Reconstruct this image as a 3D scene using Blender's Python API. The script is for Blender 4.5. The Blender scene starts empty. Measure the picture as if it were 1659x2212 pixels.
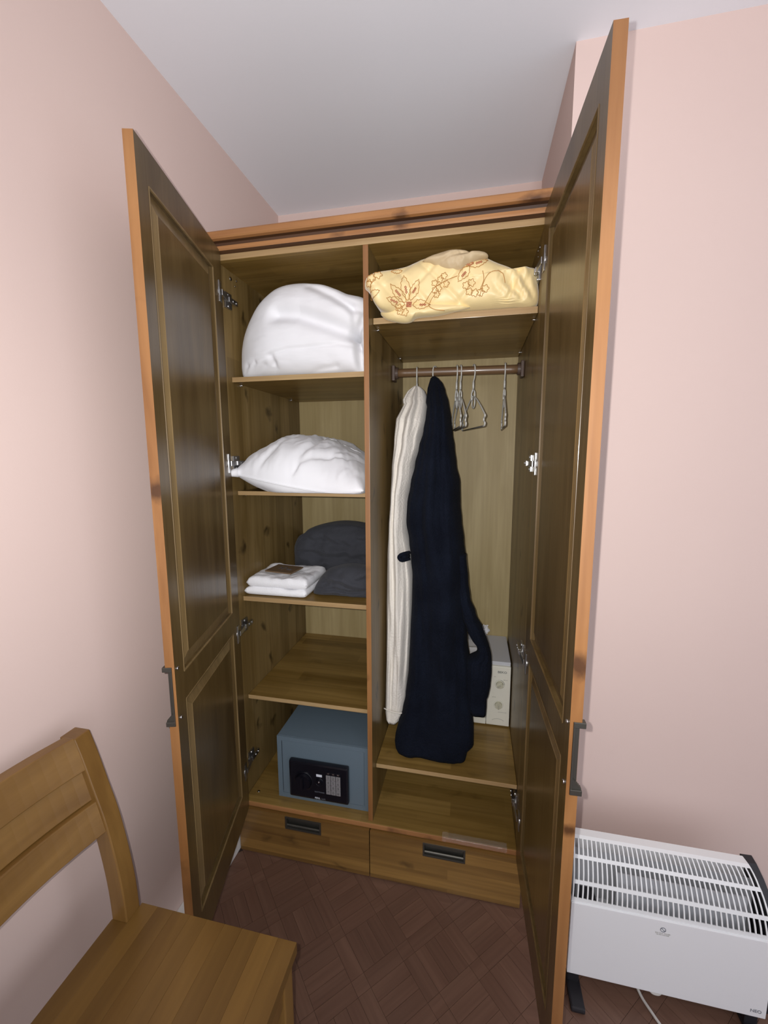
import bpy, bmesh, math, random
from mathutils import Vector, Matrix, noise
random.seed(7)
S = bpy.context.scene
C = S.collection
PI = math.pi
# ---------------------------------------------------------------- camera
cd = bpy.data.cameras.new('camera'); cam = bpy.data.objects.new('camera', cd); C.objects.link(cam)
cd.sensor_fit = 'VERTICAL'; cd.sensor_height = 36.0; cd.lens = 901.26 * 36 / 2212; cd.clip_start = 0.02
fw = Vector((-0.208961, 0.968337, -0.136599)); rt = Vector((0.9776, 0.210439, -0.003691)); up = Vector((-0.025172, 0.13431, 0.99062))
CAM = Vector((0.22298, -1.23423, 1.44489))
m = Matrix((rt, up, -fw)).transposed().to_4x4(); m.translation = CAM
cam.matrix_world = m
S.camera = cam
# ---------------------------------------------------------------- light: phone flash beside the lens, dim room ambient
w = bpy.data.worlds.new('world'); S.world = w; w.use_nodes = True
w.node_tree.nodes['Background'].inputs[0].default_value = (0.90, 0.92, 1.0, 1)
w.node_tree.nodes['Background'].inputs[1].default_value = 1.2
ld = bpy.data.lights.new('phone_flash', 'SPOT'); ld.energy = 50; ld.spot_size = math.radians(165); ld.spot_blend = 1.0
ld.shadow_soft_size = 0.004; ld.color = (1.0, 0.98, 0.97)
lo = bpy.data.objects.new('phone_flash', ld); C.objects.link(lo)
lo.location = CAM - rt * 0.026 + up * 0.012
aim = (fw + up * 0.16).normalized()
lo.rotation_euler = aim.to_track_quat('-Z', 'Y').to_euler()
# added fill spot behind the camera, no known lamp, brightening the ceiling
cl = bpy.data.lights.new('ceiling_fill', 'SPOT'); cl.energy = 60; cl.spot_size = math.radians(120); cl.spot_blend = 1.0; cl.shadow_soft_size = 0.12; cl.color = (1.0, 0.97, 0.97)
clo = bpy.data.objects.new('ceiling_fill', cl); C.objects.link(clo); clo.location = (0.55, -2.5, 1.75)
clo.rotation_euler = Vector((-0.12, 1.0, 1.15)).to_track_quat('-Z', 'Y').to_euler()
vs = S.view_settings
vs.view_transform = 'Standard'; vs.look = 'None'; vs.exposure = 0.0; vs.gamma = 1.0; vs.use_curve_mapping = False

# ================================================================ helpers
def new_obj(name, me, mats, parent=None, smooth=False):
    if not isinstance(mats, (list, tuple)): mats = [mats]
    for mt in mats: me.materials.append(mt)
    if smooth:
        for p in me.polygons: p.use_smooth = True
    o = bpy.data.objects.new(name, me); C.objects.link(o)
    if parent:
        o.parent = parent; o.matrix_parent_inverse = Matrix.Identity(4)
        o.location = -world_loc(parent)
    return o
def world_loc(o):
    v = Vector(o.location)
    p = o.parent
    while p: v += Vector(p.location); p = p.parent
    return v
def from_bm(name, bm, mats, parent=None, smooth=False, flip=True):
    if flip: bmesh.ops.recalc_face_normals(bm, faces=bm.faces)
    me = bpy.data.meshes.new(name); bm.to_mesh(me); bm.free()
    return new_obj(name, me, mats, parent, smooth)
def thing(name, loc, label, cat, group=None):
    o = bpy.data.objects.new(name, None); C.objects.link(o); o.location = loc; o.empty_display_size = 0.05
    o['label'] = label; o['category'] = cat
    if group: o['group'] = group
    return o
def tag(o, label, cat, group=None):
    o['label'] = label; o['category'] = cat
    if group: o['group'] = group
    return o
def box(bm, x0, x1, y0, y1, z0, z1, bev=0.0, M=None, mi=0):
    r = bmesh.ops.create_cube(bm, size=1.0)
    vs_ = r['verts']
    for v in vs_:
        v.co = Vector((x0 + (v.co.x + .5) * (x1 - x0), y0 + (v.co.y + .5) * (y1 - y0), z0 + (v.co.z + .5) * (z1 - z0)))
    fs = list({f for v in vs_ for f in v.link_faces})
    for f in fs: f.material_index = mi
    if bev > 0:
        es = list({e for v in vs_ for e in v.link_edges})
        g = bmesh.ops.bevel(bm, geom=es, offset=bev, segments=2, affect='EDGES', profile=0.6)
        vs_ = list({v for f in g['faces'] for v in f.verts} | {v for v in vs_ if v.is_valid})
    if M is not None:
        for v in {v for v in vs_ if v.is_valid}: v.co = M @ v.co
def boxobj(name, b, mat, parent=None, bev=0.0015, M=None):
    bm = bmesh.new(); box(bm, *b, bev=bev, M=M)
    return from_bm(name, bm, mat, parent)
def tube(bm, pts, r, n=8, closed=False, cap=True, mi=0):
    pts = [Vector(p) for p in pts]; N = len(pts); rings = []
    rr = r if isinstance(r, (list, tuple)) else [r] * N
    prev = None
    for i, p in enumerate(pts):
        if closed: t = pts[(i + 1) % N] - pts[i - 1]
        else: t = pts[min(i + 1, N - 1)] - pts[max(i - 1, 0)]
        t.normalize()
        if prev is None:
            a = Vector((0, 0, 1)) if abs(t.z) < .9 else Vector((1, 0, 0))
            nx = t.cross(a).normalized()
        else:
            nx = (prev - t * prev.dot(t)).normalized()
        prev = nx; ny = t.cross(nx)
        rings.append([bm.verts.new(p + (nx * math.cos(2 * PI * k / n) + ny * math.sin(2 * PI * k / n)) * rr[i]) for k in range(n)])
    L = N if closed else N - 1
    for i in range(L):
        a, b = rings[i], rings[(i + 1) % N]
        for k in range(n):
            f = bm.faces.new((a[k], a[(k + 1) % n], b[(k + 1) % n], b[k])); f.material_index = mi
    if cap and not closed:
        bm.faces.new(rings[0]).material_index = mi; bm.faces.new(rings[-1][::-1]).material_index = mi
def disc(bm, c, axis, r, h, n=24, r2=None):
    axis = Vector(axis).normalized()
    tube(bm, [Vector(c), Vector(c) + axis * h], [r, r2 if r2 is not None else r], n=n)
def spline(P, n, closed=False):
    out = []; N = len(P); P = [Vector(p) for p in P]
    seg = N if closed else N - 1
    for i in range(seg):
        if closed: a, b, c, d = P[i - 1], P[i], P[(i + 1) % N], P[(i + 2) % N]
        else: a, b, c, d = P[max(i - 1, 0)], P[i], P[i + 1], P[min(i + 2, N - 1)]
        for k in range(n):
            t = k / n
            out.append(0.5 * ((2 * b) + (c - a) * t + (2 * a - 5 * b + 4 * c - d) * t * t + (3 * b - a - 3 * c + d) * t ** 3))
    if not closed: out.append(P[-1])
    return out
def fbm(v, o=3):
    return noise.fractal(Vector(v), 1.0, 2.0, o)
def text_obj(name, s, size, loc, mat, parent, ext=0.0002, xs=1.0, rot=None, al='CENTER'):
    cu = bpy.data.curves.new(name, 'FONT'); cu.body = s; cu.size = size; cu.extrude = ext; cu.align_x = al; cu.align_y = 'CENTER'
    t = bpy.data.objects.new(name + '_c', cu)
    me = bpy.data.meshes.new_from_object(t)
    bpy.data.objects.remove(t); bpy.data.curves.remove(cu)
    R = rot if rot is not None else Matrix.Rotation(PI / 2, 4, 'X')
    for v in me.vertices:
        v.co = Vector(loc) + (R @ Vector((v.co.x * xs, v.co.y, v.co.z)))
    me.name = name
    return new_obj(name, me, mat, parent)

# ---------------------------------------------------------------- materials
def mat(name, col, rough=0.5, metal=0.0, bump=None, coat=0.0, sheen=0.0, var=None, spec=0.5, alpha=None, trans=0.0):
    mt = bpy.data.materials.new(name); mt.use_nodes = True
    nt = mt.node_tree; N = nt.nodes; L = nt.links; b = N['Principled BSDF']
    b.inputs['Base Color'].default_value = (*col, 1); b.inputs['Roughness'].default_value = rough; b.inputs['Metallic'].default_value = metal
    b.inputs['Specular IOR Level'].default_value = spec
    b.inputs['Coat Weight'].default_value = coat; b.inputs['Coat Roughness'].default_value = 0.12
    b.inputs['Sheen Weight'].default_value = sheen; b.inputs['Sheen Roughness'].default_value = 0.4
    b.inputs['Transmission Weight'].default_value = trans
    if alpha is not None: b.inputs['Alpha'].default_value = alpha
    tc = N.new('ShaderNodeTexCoord')
    if var:
        sc, c2 = var
        n = N.new('ShaderNodeTexNoise'); n.inputs['Scale'].default_value = sc; n.inputs['Detail'].default_value = 4
        mx = N.new('ShaderNodeMix'); mx.data_type = 'RGBA'; mx.inputs[6].default_value = (*col, 1); mx.inputs[7].default_value = (*c2, 1)
        L.new(tc.outputs['Object'], n.inputs['Vector']); L.new(n.outputs['Fac'], mx.inputs[0]); L.new(mx.outputs[2], b.inputs['Base Color'])
    if bump:
        sc, st, di = bump
        n = N.new('ShaderNodeTexNoise'); n.inputs['Scale'].default_value = sc; n.inputs['Detail'].default_value = 5
        bp = N.new('ShaderNodeBump'); bp.inputs['Strength'].default_value = st; bp.inputs['Distance'].default_value = di
        L.new(tc.outputs['Object'], n.inputs['Vector']); L.new(n.outputs['Fac'], bp.inputs['Height']); L.new(bp.outputs[0], b.inputs['Normal'])
    return mt
def wood(name, c1, c2, cdark, axes, stave=None, rough=0.3, coat=0.4, knots=0.0, grain=1.0, objrand=0.0, seed=0.0, spec=0.5, spots=()):
    """axes: (along grain, across, third) indices of the object axes; stave: (length, width) of glued staves"""
    mt = bpy.data.materials.new(name); mt.use_nodes = True
    nt = mt.node_tree; N = nt.nodes; L = nt.links; b = N['Principled BSDF']
    b.inputs['Roughness'].default_value = rough; b.inputs['Coat Weight'].default_value = coat; b.inputs['Coat Roughness'].default_value = 0.15
    b.inputs['Specular IOR Level'].default_value = spec
    tc = N.new('ShaderNodeTexCoord'); sp = N.new('ShaderNodeSeparateXYZ'); cb = N.new('ShaderNodeCombineXYZ')
    oi = N.new('ShaderNodeObjectInfo')
    ad = N.new('ShaderNodeVectorMath'); ad.operation = 'ADD'
    mu = N.new('ShaderNodeVectorMath'); mu.operation = 'SCALE'; mu.inputs['Scale'].default_value = 3.0
    cc = N.new('ShaderNodeCombineXYZ'); L.new(oi.outputs['Random'], cc.inputs[0]); L.new(oi.outputs['Random'], cc.inputs[1]); cc.inputs[2].default_value = seed
    L.new(cc.outputs[0], mu.inputs[0])
    L.new(tc.outputs['Object'], sp.inputs[0])
    for i, a in enumerate(axes): L.new(sp.outputs[a], cb.inputs[i])
    L.new(cb.outputs[0], ad.inputs[0]); L.new(mu.outputs[0], ad.inputs[1])
    def noise_(scale, sx, detail=5, dist=0.0):
        mp = N.new('ShaderNodeMapping'); mp.inputs['Scale'].default_value = (sx, 1, 1)
        L.new(ad.outputs[0], mp.inputs[0])
        n = N.new('ShaderNodeTexNoise'); n.inputs['Scale'].default_value = scale; n.inputs['Detail'].default_value = detail; n.inputs['Distortion'].default_value = dist
        L.new(mp.outputs[0], n.inputs['Vector']); return n.outputs['Fac']
    def mix(f, a, bb, mode='MIX'):
        mx = N.new('ShaderNodeMix'); mx.data_type = 'RGBA'; mx.blend_type = mode
        for s, v in ((0, f), (6, a), (7, bb)):
            if isinstance(v, (tuple, float, int)):
                mx.inputs[s].default_value = (*v, 1) if isinstance(v, tuple) else v
            else: L.new(v, mx.inputs[s])
        return mx.outputs[2]
    def ramp(f, a, bb):
        mr = N.new('ShaderNodeMapRange'); mr.inputs['From Min'].default_value = a; mr.inputs['From Max'].default_value = bb
        L.new(f, mr.inputs['Value']); return mr.outputs[0]
    broad = ramp(noise_(11, .16, 4, .9), .33, .67)
    col = mix(broad, c1, c2)
    if stave:
        br = N.new('ShaderNodeTexBrick'); br.offset = 0.37; br.inputs['Color1'].default_value = (0, 0, 0, 1); br.inputs['Color2'].default_value = (1, 1, 1, 1)
        br.inputs['Mortar Size'].default_value = 0.0; br.inputs['Scale'].default_value = 1.0
        br.inputs['Brick Width'].default_value = stave[0]; br.inputs['Row Height'].default_value = stave[1]; br.inputs['Bias'].default_value = 0.0
        mp = N.new('ShaderNodeMapping'); mp.inputs['Location'].default_value = (3.13, 2.07, 0); L.new(cb.outputs[0], mp.inputs[0]); L.new(mp.outputs[0], br.inputs['Vector'])
        s2 = ramp(br.outputs['Color'], 0.0, 1.0)
        col = mix(s2, mix(0.42, col, cdark), mix(0.5, col, tuple(min(1, c * 1.2) for c in c2)))
    fine = ramp(noise_(90, .03, 4), .35, .72)
    f2 = N.new('ShaderNodeMath'); f2.operation = 'MULTIPLY'; f2.inputs[1].default_value = .36 * grain; L.new(fine, f2.inputs[0])
    col = mix(f2.outputs[0], col, cdark)
    if knots > 0:
        vo = N.new('ShaderNodeTexVoronoi'); vo.voronoi_dimensions = '2D'; vo.inputs['Scale'].default_value = 7.5; vo.inputs['Randomness'].default_value = 1.0
        mp = N.new('ShaderNodeMapping'); mp.inputs['Scale'].default_value = (.55, 1, .6); mp.inputs['Location'].default_value = (seed, seed * 2.3, 0)
        nz = N.new('ShaderNodeTexNoise'); nz.inputs['Scale'].default_value = 16
        L.new(ad.outputs[0], nz.inputs['Vector'])
        v1 = N.new('ShaderNodeVectorMath'); v1.operation = 'SCALE'; v1.inputs['Scale'].default_value = .09; L.new(nz.outputs['Color'], v1.inputs[0])
        v2 = N.new('ShaderNodeVectorMath'); v2.operation = 'ADD'; L.new(ad.outputs[0], v2.inputs[0]); L.new(v1.outputs[0], v2.inputs[1])
        L.new(v2.outputs[0], mp.inputs[0]); L.new(mp.outputs[0], vo.inputs['Vector'])
        kf = ramp(vo.outputs['Distance'], .13, .02)
        k2 = N.new('ShaderNodeMath'); k2.operation = 'MULTIPLY'; k2.inputs[1].default_value = knots; L.new(kf, k2.inputs[0])
        col = mix(k2.outputs[0], col, tuple(c * .35 for c in cdark))
    for (px, py, pz, rr, sx, sz) in spots:                    # single knots at their own places in the board
        sv = N.new('ShaderNodeVectorMath'); sv.operation = 'SUBTRACT'; sv.inputs[1].default_value = (px, py, pz); L.new(tc.outputs['Object'], sv.inputs[0])
        sm = N.new('ShaderNodeVectorMath'); sm.operation = 'MULTIPLY'; sm.inputs[1].default_value = (sx, .3, sz); L.new(sv.outputs[0], sm.inputs[0])
        sl = N.new('ShaderNodeVectorMath'); sl.operation = 'LENGTH'; L.new(sm.outputs[0], sl.inputs[0])
        ns = N.new('ShaderNodeMath'); ns.operation = 'MULTIPLY_ADD'; ns.inputs[1].default_value = rr * 1.2; L.new(noise_(70, .6, 3), ns.inputs[0]); L.new(sl.outputs['Value'], ns.inputs[2])
        kf = ramp(ns.outputs[0], rr * 1.9, rr * .9)
        k3 = N.new('ShaderNodeMath'); k3.operation = 'MULTIPLY'; k3.inputs[1].default_value = .85; L.new(kf, k3.inputs[0])
        col = mix(k3.outputs[0], col, tuple(c * .4 for c in cdark))
    if objrand:
        hs = N.new('ShaderNodeHueSaturation'); mr = N.new('ShaderNodeMapRange'); mr.inputs['To Min'].default_value = 1 - objrand; mr.inputs['To Max'].default_value = 1 + objrand
        L.new(oi.outputs['Random'], mr.inputs[0]); L.new(mr.outputs[0], hs.inputs['Value']); L.new(col, hs.inputs['Color']); col = hs.outputs[0]
    L.new(col, b.inputs['Base Color'])
    bp = N.new('ShaderNodeBump'); bp.inputs['Strength'].default_value = .12; bp.inputs['Distance'].default_value = .001
    L.new(fine, bp.inputs['Height']); L.new(bp.outputs[0], b.inputs['Normal'])
    return mt
IN1, IN2, IND = (.150, .092, .022), (.29, .20, .080), (.055, .029, .007)
M_side = wood('walnut_stained_pine_upright', IN1, IN2, IND, (2, 1, 0), stave=(3.0, .075), knots=.8, seed=1.3, rough=.38, coat=.10, spec=.35)
M_shelf = wood('walnut_stained_pine_shelf', (.20, .118, .024), (.33, .21, .062), (.085, .043, .008), (0, 1, 2), stave=(.30, .058), knots=.25, seed=.4, rough=.38, coat=.10, spec=.35)
M_shelfedge = wood('lighter_shelf_edge', (.38, .245, .11), (.48, .33, .16), (.20, .11, .04), (0, 2, 1), rough=.45, coat=.1)
M_back = wood('ply_back_panel', (.36, .275, .12), (.46, .365, .18), (.20, .14, .05), (2, 0, 1), rough=.55, coat=0, grain=.7)
M_doorin = wood('walnut_door_inside', (.085, .052, .018), (.135, .088, .034), (.032, .017, .005), (2, 1, 0), rough=.30, coat=.12, grain=.7, seed=2.2, spec=.35)
M_bevel_lit = wood('walnut_panel_bevel_lit', (.165, .108, .042), (.25, .17, .075), (.06, .033, .012), (2, 1, 0), rough=.4, coat=.2, grain=.8)  # left door bevels: brightness from the flash put into the colour
M_bevel_shaded = wood('walnut_panel_bevel_shaded', (.105, .064, .022), (.17, .108, .042), (.04, .022, .008), (2, 1, 0), rough=.4, coat=.2, grain=.8)  # same walnut for the right door, shaded look put into the colour
M_honey = wood('honey_pine_edge', (.22, .092, .026), (.35, .165, .055), (.11, .036, .009), (2, 1, 0), rough=.4, spots=((-.43, -.46, 1.37, .016, .5, .6), (.41, -.49, 1.077, .012, .5, .5), (.41, -.49, .755, .010, .5, .8)), knots=.45, grain=.7, seed=3.1)
M_honeyx = wood('honey_pine_cornice', (.30, .13, .042), (.42, .20, .07), (.13, .042, .013), (0, 2, 1), rough=.6, coat=0, spots=((.011, -.03, 2.072, .016, .7, .7), (.362, -.03, 2.081, .015, .35, 1.0)), knots=.5, grain=.7, seed=5.1)
M_groove = wood('dark_cornice_groove', (.055, .022, .008), (.085, .035, .012), (.03, .012, .005), (0, 2, 1), rough=.6, coat=0)  # dark groove stain; on the soffit it puts shadow into the colour
M_drawer = wood('drawer_front_pine', (.165, .082, .018), (.33, .185, .048), (.065, .027, .006), (0, 2, 1), stave=(1.1, .036), knots=.5, seed=.9, rough=.4)
M_chair = wood('honey_oak_chair', (.155, .076, .017), (.23, .122, .031), (.085, .037, .008), (2, 1, 0), rough=.42, coat=.2, seed=4.0, grain=.5)
M_chairy = wood('honey_oak_slat', (.155, .076, .017), (.23, .122, .031), (.085, .037, .008), (1, 2, 0), rough=.42, coat=.2, seed=4.4, grain=.5)
M_seat = wood('honey_oak_seat_board', (.13, .064, .012), (.185, .098, .021), (.07, .031, .006), (1, 0, 2), rough=.45, coat=.15, seed=4.2, grain=.5, objrand=.10)
M_floor = wood('brown_parquet', (.135, .068, .044), (.175, .094, .062), (.075, .037, .024), (0, 1, 2), rough=.5, coat=.05, objrand=.07, grain=1.0)
M_floorgap = mat('parquet_gap', (.05, .03, .022), .7)
def wallmat(name, c1, c2):
    return mat(name, c1, .75, bump=(180, .06, .002), var=(2.5, c2), spec=.25)
M_wall = wallmat('pink_emulsion', (.69, .535, .485), (.72, .565, .51))
M_ceil = wallmat('white_ceiling_paint', (.84, .86, .91), (.86, .88, .93))
M_white = mat('white_paint', (.75, .74, .72), .5)
M_duvet = mat('white_duvet_cotton', (.82, .82, .84), .85, bump=(60, .06, .002), sheen=.1)
M_pillow = mat('white_pillow_cotton', (.82, .82, .84), .85, bump=(70, .1, .003), sheen=.2)
M_yellow = mat('pale_yellow_satin', (.84, .67, .34), .45, bump=(35, .25, .004), sheen=.5, coat=.0)
M_lining = mat('beige_lining', (.55, .43, .26), .6, bump=(40, .2, .003))
M_embro = mat('brown_embroidery', (.46, .22, .055), .8)
M_embror = mat('rust_embroidery', (.48, .18, .09), .8)
M_dark = mat('charcoal_blanket', (.034, .036, .044), .95, bump=(300, .5, .004), sheen=.08, var=(40, (.045, .047, .056)))
M_towel = mat('white_towel', (.90, .90, .92), .95, bump=(400, .5, .003))
M_navy = mat('navy_fleece', (.0022, .0028, .006), .95, bump=(160, .7, .006), sheen=.012, spec=.1, var=(11, (.009, .0125, .023)))
M_cream = mat('cream_fleece', (.78, .74, .68), .95, bump=(150, .5, .005), sheen=.2, var=(10, (.82, .77, .68)))
M_steel = mat('chrome', (.75, .75, .78), .18, 1.0)
M_hinge = mat('satin_hinge_steel', (.50, .50, .50), .34, 1.0)
M_dsteel = mat('nickel', (.35, .34, .33), .3, 1.0)
M_bronze = mat('aged_pewter', (.12, .115, .10), .38, .8, bump=(90, .2, .001))
M_hang = mat('ivory_coated_wire', (.56, .56, .52), .35)
M_hangg = mat('grey_steel_bar', (.24, .23, .21), .35, .7)
M_rod = wood('brown_rod', (.15, .085, .04), (.20, .12, .06), (.08, .04, .02), (0, 1, 2), rough=.4)
M_bracket = mat('brown_plastic', (.085, .055, .04), .5)
M_safe = mat('blue_grey_powder_coat', (.118, .165, .20), .42, bump=(500, .25, .001), var=(300, (.138, .182, .22)))
M_black = mat('black_plastic', (.006, .006, .010), .22)
M_blackm = mat('black_matt', (.012, .011, .014), .5)
M_key = mat('silver_key', (.30, .29, .30), .4, .3)
M_keyd = mat('key_symbol', (.10, .10, .10), .5)
M_label = mat('white_print', (.75, .78, .85), .4)
M_greyp = mat('grey_print', (.16, .17, .2), .5)
M_mwf = mat('cream_plastic', (.82, .80, .69), .4)
M_mwt = mat('grey_enamel', (.56, .57, .60), .38)
M_mwk = mat('cream_knob', (.58, .56, .43), .4)
M_ink = mat('dark_ink', (.07, .07, .08), .6)
M_inkl = mat('pale_ink', (.36, .35, .31), .6)
M_heat = mat('white_heater_enamel', (.82, .82, .83), .35, bump=(700, .15, .0006))
M_grille = mat('white_grille', (.82, .83, .83), .35)
M_refl = mat('grey_inner_sheet', (.42, .43, .45), .5, 0)
M_cord = mat('white_cord', (.6, .57, .53), .5)
M_card = mat('brown_card', (.15, .095, .05), .6)
M_paper = mat('white_paper', (.80, .80, .82), .8)
M_film = mat('clear_film', (.8, .8, .82), .16, alpha=.10, spec=1.0)

# ================================================================ room
XL, XR, YB, YF, ZC = -0.645, 0.449, 0.612, 0.055, 2.482
def struct(o): o['kind'] = 'structure'; return o
struct(boxobj('wall_left', (XL - .1, XL, -3.2, YB + .1, 0, ZC), M_wall, bev=0))
struct(boxobj('wall_back', (XL, XR, YB, YB + .1, 0, ZC), M_wall, bev=0))
struct(boxobj('wall_right', (XR, 2.6, YF, YB + .1, 0, ZC), M_wall, bev=0))
struct(boxobj('ceiling', (XL - .1, 2.6, -3.2, YB + .1, ZC, ZC + .1), M_ceil, bev=0))
struct(boxobj('baseboard_left', (XL, -.588, -1.6, -.002, 0, .045), M_white, bev=.004))
floor = struct(boxobj('floor', (XL - .1, 2.6, -3.2, YB + .1, -.06, -.0045), M_floorgap, bev=0))
# parquet: mitred diagonal bands on a 45 degree lattice around panels of three strips
Q = .212 / math.sqrt(2); BW = .040; cells = []
bnd_near, rest = [], bmesh.new()
def lat(i, j, u, v):                                   # lattice coords -> world
    a = i * Q + u; b_ = j * Q + v
    return (0.06 + (a - b_) / math.sqrt(2), -.205 + (a + b_) / math.sqrt(2))
strip_meshes = {}
def strip_mesh(l, w_):
    k = (round(l, 4), round(w_, 4))
    if k not in strip_meshes:
        bm = bmesh.new(); g = .00035
        box(bm, -l / 2 + g, l / 2 - g, -w_ / 2 + g, w_ / 2 - g, -.004, 0, bev=0)
        me = bpy.data.meshes.new('parquet_strip'); bm.to_mesh(me); bm.free(); me.materials.append(M_floor); strip_meshes[k] = me
    return strip_meshes[k]
count = 0
for i in range(-22, 16):
    for j in range(-22, 16):
        cx, cy = lat(i, j, Q / 2, Q / 2)
        if cx < XL - .1 or cx > 2.3 or cy > .72 or cy < -2.4: continue
        P = Q - BW; sw = P / 3
        pieces = []
        horiz = (i + j) % 2 == 0
        for k in range(3):
            o_ = BW / 2 + sw * (k + .5)
            if horiz: pieces.append((Q / 2, o_, P, sw, 0))
            else: pieces.append((o_, Q / 2, P, sw, 1))
        for h in (-1, 1):
            if h > 0: pieces.append((Q / 2, 0, P, BW, 0)); pieces.append((0, Q / 2, P, BW, 1))
        pieces.append((0, 0, BW, BW, 0))
        for (u, v, l, w_, r) in pieces:
            x, y = lat(i, j, u, v)
            if x < XL + .02 or y > YB or (x > XR - .02 and y > YF - .02): continue
            ang = PI / 4 + (PI / 2 if r else 0)
            vis = (-.56 < x < .42 and -.50 < y < -.04) or (.44 < x < .92 and -.36 < y < -.18)
            if vis and count < 295:
                o = bpy.data.objects.new('parquet_strip', strip_mesh(l, w_)); C.objects.link(o); o.parent = floor
                o.location = (x, y, -.0002 * random.random()); o.rotation_euler = (random.uniform(-.002, .002), 0, ang); count += 1
            else:
                box(rest, -l / 2 + .00035, l / 2 - .00035, -w_ / 2 + .00035, w_ / 2 - .00035, -.004, 0, M=Matrix.Translation((x, y, -.0002)) @ Matrix.Rotation(ang, 4, 'Z'))
ro = from_bm('parquet_field', rest, M_floor, floor); ro['kind'] = 'stuff'; ro['label'] = 'remaining parquet strips under and around the furniture'

# ================================================================ wardrobe
xl, xr, D, ZT, ZTOP = -.567, .3856, .598, .200, 2.034
SO = .018
W = thing('wardrobe', (-.09, .3, 0), 'tall brown-stained pine wardrobe with both doors standing open, filling the alcove', 'wardrobe')
def two_mat(name, b, m_body, m_front, parent, bev=.001):
    bm = bmesh.new(); box(bm, *b, bev=bev)
    bmesh.ops.recalc_face_normals(bm, faces=bm.faces)
    for f in bm.faces:
        f.material_index = 1 if f.normal.y < -.9 else 0
    return from_bm(name, bm, [m_body, m_front], parent)
two_mat('side_panel', (xl - SO, xl, 0, D, 0, ZTOP + .02), M_side, M_side, W)
two_mat('side_panel', (xr, xr + SO, 0, D, 0, ZTOP + .02), M_side, M_side, W)
two_mat('divider', (-.1025, -.0865, .0, D, ZT, ZTOP), M_side, M_honey, W)
two_mat('top_board', (xl - SO, xr + SO, 0, D, ZTOP, ZTOP + .022), M_shelf, M_shelfedge, W)
two_mat('base_board', (xl, xr, -.010, D, ZT - .020, ZT), M_shelf, M_honeyx, W, bev=.004)
boxobj('back_panel', (xl - SO, xr + SO, D, D + .006, 0, ZTOP + .02), M_back, W, bev=0)
# cornice: moulded profile swept along x
prof = [(.02, 2.045), (-.004, 2.052), (-.016, 2.054), (-.018, 2.058), (-.018, 2.066), (-.012, 2.069), (-.006, 2.072), (-.008, 2.079), (-.018, 2.081), (-.028, 2.083), (-.031, 2.087), (-.031, 2.100), (-.028, 2.104), (.02, 2.104)]
bm = bmesh.new(); rings = []
for x in (xl - SO - .014, xr + SO + .014):
    rings.append([bm.verts.new((x, y, z)) for y, z in prof])
n = len(prof)
for k in range(n):
    f = bm.faces.new((rings[0][k], rings[0][(k + 1) % n], rings[1][(k + 1) % n], rings[1][k]))
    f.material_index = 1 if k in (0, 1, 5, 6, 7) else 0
bm.faces.new(rings[0]); bm.faces.new(rings[1][::-1])
from_bm('cornice', bm, [M_honeyx, M_groove], W)
boxobj('roof_board', (xl - SO, xr + SO, .021, D, ZTOP + .023, ZTOP + .036), M_side, W)
shelves = [(xl + .001, -.1035, 1.6985, .016), (xl + .001, -.1035, 1.323, .014), (xl + .001, -.1035, .9495, .016), (xl + .001, -.1035, .5755, .015),
           (-.0855, xr - .001, 1.8508, .018), (-.0855, xr - .001, .3786, .015)]
for k, (a, b_, z, t) in enumerate(shelves):
    two_mat('shelf', (a, b_, .052 if k < 5 else .050, D - .001, z - t, z), M_shelf, M_shelfedge, W, bev=.001)
    for yy in (.10, .50):
        for xx, s in ((a, 1), (b_, -1)):
            bm = bmesh.new(); tube(bm, [(xx, yy, z - t - .004), (xx + s * .009, yy, z - t - .003)], .0022, 10)
            box(bm, min(xx, xx + s * .0025), max(xx, xx + s * .0025), yy - .003, yy + .003, z - t - .007, z - t - .0005)
            from_bm('shelf_pin', bm, M_steel, W, True)
# cam fittings near the top corners and in the base board
for x, s in ((xl, 1), (xr, -1)):
    for yy, zz, r in ((.075, 2.012, .006), (.11, 2.018, .003), (.10, 1.998, .0025)):
        bm = bmesh.new(); disc(bm, (x, yy, zz), (s, 0, 0), r, .0015, 16); from_bm('cam_cover', bm, M_dsteel, W, True)
bm = bmesh.new(); disc(bm, (-.534, .037, ZT), (0, 0, 1), .005, .001, 16); from_bm('cam_cover', bm, M_dsteel, W, True)
# rod
bm = bmesh.new(); tube(bm, [(-.0865, .36, 1.746), (-.04, .36, 1.746), (.34, .36, 1.742), (xr, .36, 1.742)], .0155, 20); from_bm('hanging_rod', bm, M_rod, W, True)
for x, s, z in ((-.0855, 1, 1.746), (xr - .001, -1, 1.742)):
    bm = bmesh.new(); box(bm, min(x, x + s * .012), max(x, x + s * .012), .335, .385, z - .030, z + .026, bev=.004)
    tube(bm, [(x + s * .010, .36, z), (x + s * .022, .36, z)], .021, 20)
    from_bm('rod_bracket', bm, M_bracket, W)
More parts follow.
